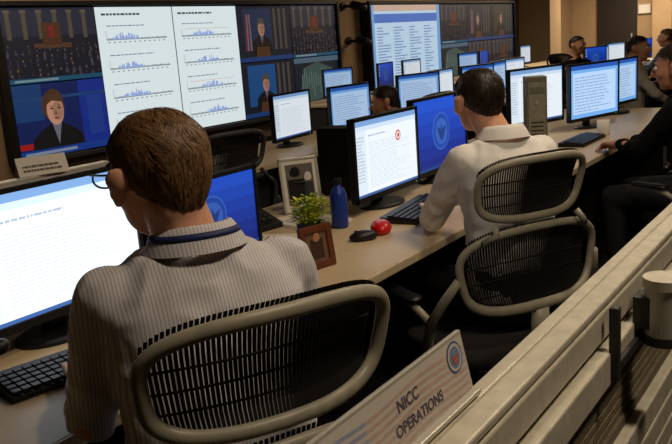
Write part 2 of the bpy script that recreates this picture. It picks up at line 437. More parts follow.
# ---------------------------------------------------------------- desks
def desk_row(x0, x1, y0, y1, z, label):
    root = empty('desk', ((x0+x1)/2, (y0+y1)/2, 0), 0, label, 'desk')
    L = x1-x0; D = y1-y0
    b = B(); b.box((0, 0, z-.014), (L, D, .028), M_desk); b.box((0, -D/2-.002, z-.016), (L, .012, .03), mat('pale_edge_band', (206, 186, 150), .4))
    obj('desktop', b, root, bevel=.004)
    n = max(2, int(L/1.6)+1)
    for i in range(n):
        b = B(); b.box((-L/2+.05+(L-.1)*i/(n-1), .05, (z-.03)/2+.001), (.035, D-.25, z-.032), M_deskedge); obj('leg_panel', b, root, bevel=.003)
    b = B(); b.box((0, D/2-.06, z/2+.1), (L-.05, .02, z-.26), M_deskedge); obj('modesty_panel', b, root)
    return root
DZ = .74
desk_row(-.7, 6.6, 1.22, 2.2, DZ, 'long tan laminate desk shared by the operators')
desk_row(1.6, 9.0, 3.0, 3.75, DZ, 'second long tan desk crowded with monitors')
desk_row(10.7, 15.0, 3.0, 3.75, DZ, 'tan desk continuing past the aisle')
desk_row(7.4, 16.0, 5.0, 5.7, DZ, 'third long tan desk facing the wall displays')

# ---------------------------------------------------------------- monitors
def monitor(x, y, w, h, zb, content, rz=0, label='black flat computer monitor', group=None, z=DZ):
    root = empty('computer_monitor', (x, y, z+.001), rz, label, 'monitor', group)
    zb = zb - z; zc = zb + h/2
    b = B()
    b.add([(-w/2, .0, zb), (w/2, .0, zb), (w/2, .0, zb+h), (-w/2, .0, zb+h), (-w/2, .022, zb), (w/2, .022, zb), (w/2, .022, zb+h), (-w/2, .022, zb+h),
           (-w*.36, .05, zb+h*.12), (w*.36, .05, zb+h*.12), (w*.36, .05, zb+h*.88), (-w*.36, .05, zb+h*.88)],
          [(0, 1, 2, 3), (0, 4, 5, 1), (1, 5, 6, 2), (2, 6, 7, 3), (3, 7, 4, 0), (4, 8, 9, 5), (5, 9, 10, 6), (6, 10, 11, 7), (7, 11, 8, 4), (8, 11, 10, 9)], M_black)
    obj('housing', b, root, bevel=.003)
    t = .014
    b = B()
    for c, d in (((0, -.004, zb+t/2+.003), (w, .01, t+.008)), ((0, -.004, zb+h-t/2), (w, .01, t)), ((-w/2+t/2, -.004, zc), (t, .01, h)), ((w/2-t/2, -.004, zc), (t, .01, h))): b.box(c, d, M_black)
    b.disc(w*.42, zb+.011, .003, .003, emat((80, 220, 120), 1.0), 12, 10)
    obj('bezel', b, root, bevel=.0015)
    sc = content(w-2*t, h-2*t-.006)
    obj('screen', sc, root, loc=(-w/2+t, -.002, zb+t+.006))
    b = B(); b.box((0, .065, zc*.5), (.06, .025, zc), M_black); b.box((0, .056, zc), (.1, .02, .1), M_black); obj('stand_neck', b, root, bevel=.004)
    b = B(); b.lathe((0, 0, 0), [(.01, 0), (1, 0), (1, .008), (.9, .014), (.01, .016)], M_black, 32)
    for v in b.v: v.x *= .125; v.y *= .085
    for v in b.v: v.y += .04
    obj('stand_base', b, root)
    return root
rr = math.radians
monitor(1.2, 1.68, .54, .345, .80, lambda w, h: c_doc(w, h, 1, 1.35), label='large black monitor showing a bright white document window')
monitor(1.80, 1.72, .45, .28, .765, lambda w, h: c_desk(w, h, 1.0), label='black monitor showing a blue desktop with a round seal')
monitor(2.83, 1.68, .52, .335, .79, lambda w, h: c_doc(w, h, 4, 1.1, True), label='black monitor showing a white web page with a red emblem')
monitor(3.40, 1.72, .56, .36, .785, lambda w, h: c_desk(w, h, 1.2), label='wide black monitor showing a blue desktop with a round seal')
monitor(4.90, 1.80, .56, .36, .82, lambda w, h: c_doc(w, h, 8, 1.0), rz=rr(-16), label='black monitor showing pale grey pages')
monitor(5.38, 1.58, .58, .37, .80, lambda w, h: c_app(w, h, 9, 1.15), rz=rr(-16), label='wide black monitor showing a pale blue application window')
monitor(6.22, 1.62, .54, .34, .81, lambda w, h: c_app(w, h, 12, 1.0), rz=rr(-8), label='black monitor showing a pale blue application window')
k = 0
for (x, fn) in ((4.4, c_doc), (4.98, c_app), (6.15, c_app), (6.7, c_doc), (7.25, c_app), (7.9, c_app), (8.45, c_doc), (11.1, c_desk), (11.7, c_app), (12.5, c_doc), (13.1, c_app), (14.2, c_desk)):
    k += 1
    monitor(x, 3.3+.06*math.sin(k*2.1), .5, .32, .79, (lambda w, h, fn=fn, k=k: fn(w, h, st=.85) if fn is c_desk else fn(w, h, k+20, .85)), rz=rr((-14, 6, -4, -18, 3)[k % 5]), label='black monitor on the second desk row with a lit screen', group='monitors on the second desk row')
for i, x in enumerate((7.9, 9.0, 9.7, 11.5, 12.1, 13.9)):
    fn = (c_app, c_desk, c_doc)[i % 3]
    monitor(x, 5.3, .5, .32, .80, (lambda w, h, fn=fn, i=i: fn(w, h, st=.75) if fn is c_desk else fn(w, h, i+40, .75)), rz=rr((-10, 8, 0)[i % 3]), label='distant black monitor on the third desk row', group='monitors on the third desk row')

# ---------------------------------------------------------------- chairs
def panel(a, bh, zc, ycen, lean, n=3.6, arch=.018, taper=.06, bow=.05):
    def pt(x, z, dy=0):
        xx = x*(1+taper*(z/bh)); y = bow*(x/a)**2; zz = z + arch*(1-(x/a)**2)
        y += dy
        cy, sy = math.cos(lean), math.sin(lean)
        return Vector((xx, ycen + y*cy - zz*sy, zc + zz*cy + y*sy))
    return pt
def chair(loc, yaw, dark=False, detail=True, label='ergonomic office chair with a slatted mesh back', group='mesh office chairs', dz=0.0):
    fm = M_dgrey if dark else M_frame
    root = empty('office_chair', (loc[0], loc[1], 0), yaw, label, 'chair', group)
    for (a, bh, zc, yc, lean, nm, tp) in ((.19, .088, .962+dz, -.245, .20, 'upper_backrest', .06), (.245, .118, .722+dz*.5, -.232, -.02, 'lower_backrest', .10)):
        pt = panel(a, bh, zc, yc, lean, taper=tp)
        N = 64; path = []
        for i in range(N):
            t = 2*pi*i/N; n = 3.4
            cx = math.copysign(abs(math.cos(t))**(2/n), math.cos(t)); cz = math.copysign(abs(math.sin(t))**(2/n), math.sin(t))
            path.append(pt(a*cx, bh*cz))
        b = B(); b.tube(path, [(.0122 if nm[0] == 'u' else .0125+.005*max(0, -math.sin(2*pi*i/N))) for i in range(N)], fm, True, 10, up=(0, 1, 0), flat=.8)
        fr = obj(nm, b, root, smooth=True)
        b = B(); ns = 53 if nm[0] == 'u' else 59
        for i in range(ns):
            x = a*(-.93+1.86*i/(ns-1)); ext = bh*(1-abs(x/a)**3.4)**(1/3.4)
            w = .0024; pts = []
            for s in range(9):
                z = -ext + (2*ext+.014)*s/8
                pts.append(pt(x, z, .014 + (.004 if 0 < s < 8 else -.002) + .010*math.sin(pi*s/8)))
            vs = []; fs = []
            for p in pts: vs += [p+Vector((-w, 0, 0)), p+Vector((w, 0, 0)), p+Vector((w, .003, 0)), p+Vector((-w, .003, 0))]
            for s in range(8):
                for q in range(4): fs.append((s*4+q, s*4+(q+1) % 4, (s+1)*4+(q+1) % 4, (s+1)*4+q))
            b.add(vs, fs, M_mesh)
        for zz in (-.6, -.2, .2):
            pp = [pt(a*(-.93+1.86*j/20), bh*zz, .027) for j in range(21)]
            b.tube(pp, .0022, M_mesh, False, 6)
        obj('mesh_slats', b, fr)
    b = B(); b.tube([(0, -.232, .61), (0, -.23, .54), (0, -.19, .45), (0, -.12, .41), (0, 0, .39)], [.02, .024, .026, .03, .03], fm, False, 12, up=(1, 0, 0), flat=1.4)
    obj('back_support', b, root, smooth=True)
    for sx in (-1, 1):
        b = B(); b.tube([(sx*.15, -.222, .885+dz), (sx*.16, -.24, .86+dz), (sx*.19, -.215, .835)], .010, fm, False, 10, up=(1, 0, 0))
        obj('back_link', b, root, smooth=True)
    b = B(); rings = []
    for (z, k) in ((.425, .9), (.432, .98), (.452, 1.0), (.468, .97), (.476, .85), (.478, .5), (.476, .05)):
        r = []
        for i in range(40):
            t = 2*pi*i/40; n = 4
            r.append(Vector((.24*k*math.copysign(abs(math.cos(t))**(2/n), math.cos(t)), .02+.22*k*math.copysign(abs(math.sin(t))**(2/n), math.sin(t)), z - (.02*max(0, math.sin(t))**3 if z > .43 else 0))))
        rings.append(r)
    b.rings(rings, M_seat); obj('seat', b, root, smooth=True)
    for sx in (-1, 1):
        b = B()
        b.tube([(sx*.258, -.185, .73), (sx*.29, -.15, .66), (sx*.29, -.08, .58), (sx*.27, -.02, .47), (sx*.2, .0, .415), (sx*.05, 0, .405)], [.012, .015, .016, .017, .018, .016], fm, False, 10, up=(0, 1, 0.01))
        b.tube([(sx*.29, -.08, .58), (sx*.298, -.02, .61), (sx*.298, .06, .625)], .013, fm, False, 10, up=(1, 0, 0))
        ob = obj('armrest', b, root, smooth=True)
        b = B(); b.capsule((sx*.298, .0, .64), (sx*.296, .15, .64), .030, .028, M_black, flat=.4, seg=16); obj('arm_pad', b, ob, smooth=True)
    b = B(); b.cyl((0, 0, .1), (0, 0, .3), .028, mt=M_black); b.cyl((0, 0, .3), (0, 0, .4), .018, mt=M_silver); b.box((0, 0, .405), (.16, .2, .04), M_black); obj('gas_column', b, root)
    b = B(); b.cyl((0, 0, .075), (0, 0, .13), .05, .035, M_black)
    for i in range(5):
        t = 2*pi*i/5+.3; b.tube([(0, 0, .11), (.15*math.cos(t), .15*math.sin(t), .1), (.3*math.cos(t), .3*math.sin(t), .075)], [.028, .024, .016], M_dgrey, False, 8, up=(0, 0, 1))
    obj('star_base', b, root, smooth=True)
    for i in range(5):
        t = 2*pi*i/5+.3; c = Vector((.3*math.cos(t), .3*math.sin(t), .03)); tn = Vector((-math.sin(t), math.cos(t), 0))
        b = B(); b.cyl(c-tn*.026, c-tn*.006, .029, mt=M_black); b.cyl(c+tn*.006, c+tn*.026, .029, mt=M_black); b.cyl(c, c+Vector((0, 0, .05)), .008, mt=M_black)
        b.cyl(c-tn*.02, c+tn*.02, .006, mt=M_black)
        obj('caster', b, root)
    return root

# ---------------------------------------------------------------- people
def head_parts(b, Hm, hs):
    R3 = Hm.to_3x3().normalized().to_4x4()
    def E(c, r, rot=(0, 0, 0)):
        b.ell(Hm @ Vector(c), tuple(q*hs for q in r), M=R3 @ Euler(rot).to_matrix().to_4x4())
    E((0, -.012, .025), (.077, .096, .082))
    E((0, .03, -.01), (.067, .062, .083))
    E((0, .035, -.055), (.052, .052, .055))
    E((0, .062, -.09), (.024, .022, .02))
    E((0, .083, .022), (.045, .014, .014))
    E((0, -.04, -.045), (.056, .05, .06))
    for sx in (-1, 1):
        E((sx*.04, .066, -.025), (.022, .02, .02))
        E((sx*.085, -.006, -.010), (.008, .018, .032), (.15, 0, sx*-.55))
        E((sx*.091, -.014, .006), (.009, .022, .022), (.1, 0, sx*-.6))
        E((sx*.083, .001, -.03), (.007, .011, .014), (.1, 0, sx*-.4))
    p = [Hm @ Vector(q) for q in ((0, .092, .018), (0, .112, -.022), (0, .1, -.028))]
    b.capsule(p[0], p[1], .008, .012, seg=12); b.capsule(p[1], p[2], .012, .012, seg=12)
    for sx in (-1, 1): b.capsule(Hm @ Vector((0, .1, -.026)), Hm @ Vector((sx*.012, .096, -.028)), .009, .007, seg=10)
    b.capsule(Hm @ Vector((-.018, .088, -.052)), Hm @ Vector((.018, .088, -.052)), .006, .006, seg=10)
    b.capsule(Hm @ Vector((-.014, .086, -.062)), Hm @ Vector((.014, .086, -.062)), .0065, .0065, seg=10)

def hand_parts(b, wr, d, palm_n, side):
    d = Vector(d).normalized(); n = (Vector(palm_n) - d*Vector(palm_n).dot(d)).normalized(); s = d.cross(n)*side
    wr = Vector(wr)
    def P(x, y, z): return wr + s*x + d*y + n*z
    b.capsule(P(0, -.01, 0), P(0, .02, 0), .026, .03, flat=.75, up=n)
    for i, x in enumerate((.028, .01, -.009, -.027)):
        b.capsule(P(x*.6, .015, 0), P(x, .085, -.002), .014, .0115, flat=.95, up=n, seg=10)
    L = (.040, .045, .042, .032)
    for i, x in enumerate((.031, .0105, -.0105, -.030)):
        a = P(x, .088, 0); ang = .25
        q = a
        for j, (f, r) in enumerate(((1, .0092), (.65, .0082), (.5, .0074))):
            dirv = d*math.cos(ang) - n*math.sin(ang) + s*(x*1.2)
            e = q + dirv.normalized()*L[i]*f; b.capsule(q, e, r, r*.93, seg=10); q = e; ang += .38
    q0 = P(.022, .02, -.004); q1 = P(.05, .05, -.012); q2 = P(.058, .078, -.02); q3 = P(.054, .098, -.026)
    b.capsule(q0, q1, .015, .012, seg=10); b.capsule(q1, q2, .011, .010, seg=10); b.capsule(q2, q3, .0095, .0085, seg=10)

def loft(b, secs, seg=28, n=2.4):
    rings = []
    for (cx, cy, cz, a, d, tilt) in secs:
        r = []
        for i in range(seg):
            t = 2*pi*i/seg
            x = a*math.copysign(abs(math.cos(t))**(2/n), math.cos(t)); y = d*math.copysign(abs(math.sin(t))**(2/n), math.sin(t))
            r.append(Vector((cx+x, cy+y, cz + tilt*y)))
        rings.append(r)
    b.rings(rings)

def make_hair(root, Hm, hair, longhair, strands, seed=1):
    R = random.Random(seed)
    def pmax(az):
        c = math.cos(az)
        if longhair: return 50 + (1-c)*56
        if c > .25: p = 58 + (1-c)*30
        elif c > -.1: p = 80 + (.25-c)/.35*12 + 24*math.exp(-((c-.17)/.09)**2)
        else: p = 92 + ((-c-.1)/.9)**.5*50
        return p + 3.0*noise.noise(Vector((math.cos(az)*6, math.sin(az)*6, 3.3)))
    def surf(az, ph, k=1.0):
        s, c = math.sin(az), math.cos(az)
        h = max(0, math.sin(ph))
        if ph > pi/2: h = h**(.55 if not longhair else .3)
        else: h = h**.90
        q = Vector((h*s*2.4, h*c*2.4, math.cos(ph)*2.4))
        rad = (1 + .03*noise.noise(q) + .012*noise.noise(q*3.1)) * k
        x = -h*s*.0815*rad; y = h*c*.101*rad; z = math.cos(ph)*.087*rad
        if ph > pi/2:
            z -= (ph-pi/2)*(.016 if not longhair else .06)
            x *= 1-.12*(ph-pi/2)
        return Vector((x, y-.012, z+.027))
    h = B(); N = 72; K = 26; rings = []
    for k in range(K+1):
        r = []
        for i in range(N):
            az = 2*pi*i/N; ph = math.radians(pmax(az)-3)*(k/K)
            kk = .98 if k < K-5 else .98-.018*(k-(K-5))
            r.append(Hm @ surf(az, ph, kk))
        rings.append(r)
    h.rings(rings[1:], hair[0])
    for n in range(strands):
        az = R.random()*2*pi; pm = math.radians(pmax(az)+3*R.random())
        ph = math.acos(1-(1-math.cos(min(pm, 2.5)))*R.random())
        L = (.14+.22*R.random())*(1.25 if longhair else 1.0)
        clump = noise.noise(Vector((math.sin(az)*5, math.cos(az)*5, ph*3)))
        daz = (R.random()-.5)*.24 + .5*clump + .22*math.sin(az)*(1 if ph < 1.3 else .2)
        st = []
        l0 = .992+.02*R.random()+.012*clump
        for j in range(4):
            t = j/3
            lift = l0 + .020*math.sin(t*pi*.8)
            p = surf(az+daz*t*min(1, .4+abs(math.cos(ph))), min(ph+L*t, pm+.05), lift - (.012 if j == 3 else 0))
            st.append(Hm @ p)
        side = (st[1]-st[0]).cross(st[0]-(Hm @ Vector((0, -.012, .03)))).normalized()
        wd = .0006+.0006*R.random()
        vs = []
        for j, p in enumerate(st):
            ww = wd*(1-j/3*.85); vs += [p-side*ww, p+side*ww]
        tone = R.random()+.5*clump
        h.add(vs, [(0, 1, 3, 2), (2, 3, 5, 4), (4, 5, 7, 6)], hair[1] if tone < .55 else hair[2] if tone < .95 else hair[0])
    return obj('hair', h, root, smooth=True)

def person(loc, yaw, P, skin, shirt, hair, label, vox=.007, glasses=False, longhair=False, lanyard=None, short=False, wr_elb=None, strands=1200):
    sy, sz = P['sh']; sxx = P.get('sx', 0.0)
    hx, hy, hz = P['head']; hyaw = P.get('hyaw', 0); hp = P.get('hpitch', 0); hr = P.get('hroll', 0); hs = P.get('hs', 1.0)
    W = P.get('w', 1.0); g = P.get('girth', 1.0)
    Hm = Matrix.Translation((hx, hy, hz)) @ Matrix.Rotation(hyaw, 4, 'Z') @ Matrix.Rotation(hr, 4, 'Y') @ Matrix.Rotation(-hp, 4, 'X') @ Matrix.Scale(hs, 4)
    def torso(gr, top=True):
        def cy(t): return sy*t**1.3
        def cx(t): return sxx*t**1.3
        S = []
        for (t, a, d) in ((0, .15, .11), (.12, .172*g, .125*g), (.30, .165*g, .122*g), (.48, .160*g, .118*g), (.66, .172*W, .122), (.80, .180*W, .118), (.89, .178*W, .105), (.945, .162*W, .092), (.985, .132*W, .078), (1.025, .095, .066), (1.065, .066, .058)):
            z = .50 + (sz+.02-.50)*t
            S.append((cx(t), cy(t), z, a+gr, d+gr, .0))
        return S
    body = B()
    loft(body, torso(-.006))
    nb = Vector((sxx, sy-.005, sz+.05)); nh = Hm @ Vector((0, -.03, -.05))
    body.capsule(nb - Vector((0, 0, .05)), nh, .056, .052)
    head_parts(body, Hm, hs)
    SH = {}
    for sx, k in ((-1, 'L'), (1, 'R')):
        sh = Vector((sxx+sx*.165*W, sy, sz-.03)); SH[k] = sh
        el = Vector(P['el'+k]); wr = Vector(P['wr'+k])
        body.capsule(sh, el, .05, .038); body.capsule(el, wr, .038, .026)
        hd = Vector(wr-el); hd = Vector((hd.x, hd.y, hd.z*.2))
        hand_parts(body, wr, hd, P.get('pn'+k, (0, 0, 1)), -1 if k == 'R' else 1)
        hip = Vector((sx*.085, 0, .56)); kn = Vector(P.get('kn'+k, (sx*.13, .42, .535))); an = Vector((kn.x, kn.y-.03, .1))
        body.capsule(hip, kn, .072, .05); body.capsule(kn, an, .048, .034); body.capsule(an, an+Vector((0, .13, -.055)), .034, .03, flat=.8)
    root = remesh('person', body, None, vox, [skin], 3)
    root.location = (loc[0], loc[1], 0); root.rotation_euler = (0, 0, yaw); root['label'] = label; root['category'] = 'person'
    s = B(); secs = torso(.010*P.get('fit', 1)); loft(s, secs[1:-1])
    for k in 'LR':
        el = Vector(P['el'+k]); wr = Vector(P['wr'+k]); sh = SH[k]
        mid = sh.lerp(el, .5)
        s.capsule(sh, mid, .062, .056); s.capsule(mid, el, .056, .05)
        if not short:
            e2 = el.lerp(wr, .93 if wr_elb is None else wr_elb); s.capsule(el, e2, .05, .036, hc=1)
        elif short > 1:
            s.capsule(el, el.lerp(wr, .1), .05, .048, hc=1)
    so = remesh('shirt', s, root, vox, [shirt], 9)
    me = so.data; me.update(); fa = P.get('folds', 1.0)
    cs = [v.co.copy() for v in me.vertices]; ns = [v.normal.copy() for v in me.vertices]; out = []
    for c, n in zip(cs, ns):
        q = Vector((c.x*7, c.y*7, c.z*4.5))
        f = noise.noise(q)*.008 - abs(noise.noise(q*2.3+Vector((5, 2, 1))))*.009 - abs(noise.noise(Vector((c.x*9+c.z*6, c.y*12, c.z*13-c.x*5))))*.006
        # diagonal pull creases running from the shoulders toward the waist
        f -= .005*max(0, math.sin((abs(c.x)*.8+c.z)*42+3*noise.noise(q)))**3*max(0, min(1, (1.0-c.z)*6))
        p = c + n*f*fa; out += [p.x, p.y, p.z]
    me.vertices.foreach_set('co', out); me.update()
    t = B()
    loft(t, [(0, 0, .485, .14, .10, 0), (0, 0, .53, .172*g, .128*g, 0), (0, 0, .62, .172*g, .126*g, 0), (0, sy*.1, .68, .165*g, .12*g, 0)])
    for sx, k in ((-1, 'L'), (1, 'R')):
        kn = Vector(P.get('kn'+k, (sx*.13, .42, .535)))
        t.capsule((sx*.085, 0, .56), kn, .085, .064); t.capsule(kn, (kn.x, kn.y-.03, .14), .062, .05, hc=1)
    remesh('trousers', t, root, max(vox, .012), [M_trou], 5)
    for sx, k in ((-1, 'L'), (1, 'R')):
        kn = Vector(P.get('kn'+k, (sx*.13, .42, .535))); sb = B()
        sb.capsule((kn.x, kn.y-.05, .05), (kn.x, kn.y+.15, .04), .046, .04, M_shoe, flat=.85); sb.box((kn.x, kn.y+.05, .008), (.085, .28, .016), M_shoe)
        obj('shoe', sb, root, smooth=False, bevel=.003)
    c = B(); rings = []
    for (rr_, zz) in ((.090, -.018), (.085, -.008), (.074, .012), (.066, .023), (.061, .024), (.06, .018), (.064, 0), (.075, -.016)):
        rings.append([nb + Vector((rr_*math.cos(u), rr_*1.0*math.sin(u), zz - .030*max(0, math.sin(u)) + .008*max(0, -math.sin(u)))) for u in [2*pi*i/40 for i in range(40)]])
    c.rings(rings, shirt, caps=False)
    obj('collar', c, root, smooth=True)
    if lanyard:
        c = B(); rings = []
        for (rr_, zz) in ((.080, .004), (.075, .014), (.072, .012), (.077, .002)):
            rings.append([nb + Vector((rr_*math.cos(u), rr_*math.sin(u), zz - .030*max(0, math.sin(u)) + .008*max(0, -math.sin(u)))) for u in [2*pi*i/40 for i in range(40)]])
        c.rings(rings, lanyard, caps=False, closed=True); obj('lanyard', c, root, smooth=True)
    make_hair(root, Hm, hair, longhair, strands, seed=len(label))
    for sx in (-1, 1):
        e = B(); c = Hm @ Vector((sx*.031, .083, .006)); e.ell(c, (.0115*hs,)*3, M_eye, seg=12, rg=8)
        c2 = Hm @ Vector((sx*.031, .0905, .006)); e.ell(c2, (.0055*hs,)*3, M_iris, seg=10, rg=6); obj('eye', e, root, smooth=True)
        e = B(); e.tube([Hm @ Vector((sx*x, y, z)) for x, y, z in ((.015, .098, .022), (.03, .096, .029), (.047, .084, .024))], .0035, hair[0], False, 8, up=(0, 0, 1)); obj('eyebrow', e, root)
    e = B(); e.tube([Hm @ Vector(q) for q in ((-.024, .089, -.056), (0, .0965, -.0565), (.024, .089, -.056))], [.002, .0045, .002], M_lip, False, 8); obj('lips', e, root, smooth=True)
    if glasses:
        e = B()
        for sx in (-1, 1):
            e.tube([Hm @ Vector((sx*x, y, z)) for x, y, z in ((.090, -.020, -.005), (.091, -.005, .014), (.085, .05, .013), (.075, .1, .012))], .002, M_black, False, 8, up=(0, 0, 1))
            e.tube([Hm @ Vector((sx*(.042+.032*math.cos(u)), .108-.012*abs(math.cos(u)+1)*.5, .003+.019*math.sin(u))) for u in [2*pi*i/20 for i in range(20)]], .0018, M_black, True, 6)
        e.tube([Hm @ Vector(q) for q in ((-.012, .11, .008), (0, .113, .011), (.012, .11, .008))], .0016, M_black, False, 6, up=(0, 0, 1))
        obj('glasses', e, root, smooth=True)
    return root

D = math.radians
HB = (M_hairb, M_hairb2, M_hairb3); HK = (M_hairk, M_hairk2, M_hairk3)
person((.899, .872), D(-30), dict(sh=(.09, 1.068), head=(-.04, .115, 1.226), hyaw=D(20), hpitch=D(4), hs=.95,
       elL=(-.195, .18, .80), wrL=(-.175, .42, .785), elR=(.24, .16, .80), wrR=(.17, .40, .785), w=.93, girth=1.0, fit=1.0),
       M_skin, M_shirt1, HB, 'seated man in a striped dress shirt and glasses, seen from behind', vox=.006, glasses=True, lanyard=M_navy, strands=13000)
chair((.905, .880), D(-25), label='grey framed mesh office chair behind the man in the striped shirt', dz=.010)
person((2.405, .965), D(-38), dict(sh=(.07, 1.045), head=(-.040, .145, 1.198), hyaw=D(6), hpitch=D(4), hs=.92,
       elL=(-.18, .24, .80), wrL=(-.09, .46, .785), elR=(.20, .16, .80), wrR=(.15, .40, .80), w=.86, girth=.90, fit=.9, folds=.8),
       M_skin, M_shirt2, HK, 'seated man in an off-white shirt leaning toward his monitor', vox=.007, strands=6000)
chair((2.30, 1.005), D(-29), label='grey framed mesh office chair behind the man in the white shirt', dz=-.004)
person((4.22, .69), D(-8), dict(sh=(.10, 1.02), head=(-.01, .16, 1.185), hyaw=D(8), hpitch=D(8),
       elL=(-.19, .26, .80), wrL=(-.06, .42, .80), elR=(.25, .2, .8), wrR=(.12, .45, .785), w=.97),
       M_skin2, M_shirt3, HK, 'seated man in a black shirt with his arms on the desk', vox=.008, strands=2500)
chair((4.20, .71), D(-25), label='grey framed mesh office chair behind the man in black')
person((4.46, 2.48), D(-10), dict(sh=(.12, .90), head=(0, .19, 1.02), hyaw=D(45), hpitch=D(12), w=.84, hs=.92,
       elL=(-.22, .27, .79), wrL=(-.14, .44, .80), elR=(.22, .27, .79), wrR=(.14, .44, .80)),
       M_skin2, M_shirt3, HK, 'dark-haired woman in black seated at the second desk', vox=.012, longhair=True, short=2)
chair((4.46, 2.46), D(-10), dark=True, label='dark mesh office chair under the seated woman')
person((7.5, 1.90), D(-160), dict(sh=(.05, 1.0), head=(0, .08, 1.17), hyaw=D(-20), elL=(-.24, .2, .78), wrL=(-.1, .38, .66), elR=(.24, .2, .78), wrR=(.1, .38, .66)),
       M_skin2, M_shirt4, HK, 'seated man in a light shirt further along the room', vox=.014)
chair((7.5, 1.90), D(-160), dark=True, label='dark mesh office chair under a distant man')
person((9.85, 3.18), D(150), dict(sh=(.08, .98), head=(0, .12, 1.17), hyaw=D(10), elL=(-.24, .2, .8), wrL=(-.12, .36, .68), elR=(.24, .2, .8), wrR=(.12, .36, .68)),
       M_skin2, M_shirt3, HK, 'distant seated person in dark clothing facing the room', vox=.014)
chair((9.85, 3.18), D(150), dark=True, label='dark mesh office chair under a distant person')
person((10.9, 2.2), D(-20), dict(sh=(.08, .98), head=(0, .12, 1.17), hyaw=D(30), elL=(-.24, .2, .8), wrL=(-.12, .36, .68), elR=(.24, .2, .8), wrR=(.12, .36, .68)),
       M_skin2, M_shirt5, HB, 'distant seated person in a blue shirt', vox=.014)
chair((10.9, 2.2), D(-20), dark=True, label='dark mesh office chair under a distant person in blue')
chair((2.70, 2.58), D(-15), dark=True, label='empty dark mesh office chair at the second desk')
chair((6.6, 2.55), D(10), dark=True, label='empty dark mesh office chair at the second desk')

# ---------------------------------------------------------------- partition
root = empty('partition', (1.5, .335, 0), 0, 'low office partition with aluminium cap and slatted tool rails', 'partition')
Lp = 7.0; cx = 1.7
b = B(); b.box((cx, .0, .48), (Lp, .03, .94), M_fabric); obj('panel', b, root)
b = B(); b.box((cx, .0, .995), (Lp, .036, .066), M_groove)
b.box((cx, .016, 1.028), (Lp, .020, .012), M_rail); b.box((cx, -.010, 1.028), (Lp, .030, .012), M_rail)
b.box((cx, 0, .997), (Lp, .052, .044), M_rail)
obj('top_cap', b, root, bevel=.003)
b = B()
b.box((cx, -.024, .938), (Lp, .03, .050), M_rail)
for z in (.765, .715, .665, .615, .565): b.box((cx, -.03, z), (Lp, .026, .044), M_rail)
b.box((cx, -.02, .67), (Lp, .01, .27), M_groove)
obj('slat_rail', b, root, bevel=.003)
b = B()
for z in (.90, .882, .864, .846, .828, .81): b.box((cx, -.017, z), (Lp, .005, .012), M_fabric)
obj('fabric_ribs', b, root)
root = empty('monitor_arm_bracket', (1.09, .292, .99), 0, 'slim dark bracket and silvery clamp hooked on the partition rail', 'bracket')
b = B(); b.box((0, .0, -.015), (.014, .014, .11), M_dgrey); b.box((.08, .002, -.055), (.17, .010, .012), M_dgrey); obj('hook', b, root, bevel=.002)
b = B(); b.cyl((.15, -.035, -.045), (.15, -.035, .03), .030, mt=M_silver, seg=32); b.cyl((.15, -.035, .03), (.15, -.035, .045), .033, mt=M_rail, seg=32); b.cyl((.15, -.035, -.06), (.15, -.035, -.045), .033, mt=M_dgrey, seg=32); b.box((.15, -.008, -.01), (.05, .03, .05), M_dgrey); obj('clamp', b, root, smooth=False)
# sign
root = empty('name_sign', (.580, .352, 1.036), 0, 'white name sign with dark lettering and round seal', 'sign')
w, h = .33, .072
Ms = Matrix.Rotation(D(-12), 4, 'X')
b = B(); b.box((0, 0, h/2), (w, .006, h), M_silver, M=Ms); b.box((0, .004, .004), (w, .03, .006), M_silver); obj('sign_plate', b, root, bevel=.0015)
b = B(); Mf = Ms @ Matrix.Translation((0, -.0036, 0))
def q(x0, z0, x1, z1, m, dy=0):
    b.add([(x0, -dy, z0), (x1, -dy, z0), (x1, -dy, z1), (x0, -dy, z1)], [(0, 1, 2, 3)], m, Mf)
q(-w/2+.004, .004, w/2-.004, h-.004, M_signp)
Mfl = mat('faint_red_print', (192, 164, 152), .6); Mbl = mat('faint_blue_print', (152, 160, 184), .6)
for i in range(7):
    N = 16
    for j in range(N):
        xa = -w/2+.006+(w-.012)*j/N; xb = -w/2+.006+(w-.012)*(j+1)/N
        za = .008+.0078*i+.0022*math.sin(j*.7); zb = .008+.0078*i+.0022*math.sin((j+1)*.7)
        b.add([(xa, -.0002, za), (xb, -.0002, zb), (xb, -.0002, zb+.0036), (xa, -.0002, za+.0036)], [(0, 1, 2, 3)], Mbl if (i > 3 and j < 6) else Mfl, Mf)
Rt = Matrix.Rotation(pi/2, 4, 'X')
M_txt = mat('slate_print', (84, 82, 96), .6)
b.text('NICC', .017, Mf @ Matrix.Translation((.034, -.0006, .046)) @ Rt, M_txt, .0003)
b.text('OPERATIONS', .0158, Mf @ Matrix.Translation((.050, -.0006, .025)) @ Rt, M_txt, .0003)
def dsc(cx, cz, r, m, dy):
    b.add([(cx+r*math.cos(2*pi*i/28), -dy, cz+r*math.sin(2*pi*i/28)) for i in range(28)], [tuple(range(28))], m, Mf)
dsc(.138, .050, .017, mat('seal_blue_print', (70, 88, 130), .6), .0005); dsc(.138, .050, .0148, M_signp, .0007); dsc(.138, .050, .0115, mat('seal_sky_print', (110, 134, 164), .6), .0009)
b.add([(.130, -.0012, .054), (.138, -.0012, .051), (.146, -.0012, .054), (.142, -.0012, .044), (.138, -.0012, .041), (.134, -.0012, .044)], [tuple(range(6))][::-1], mat('seal_red_print', (170, 96, 86), .6), Mf)
obj('sign_face', b, root)

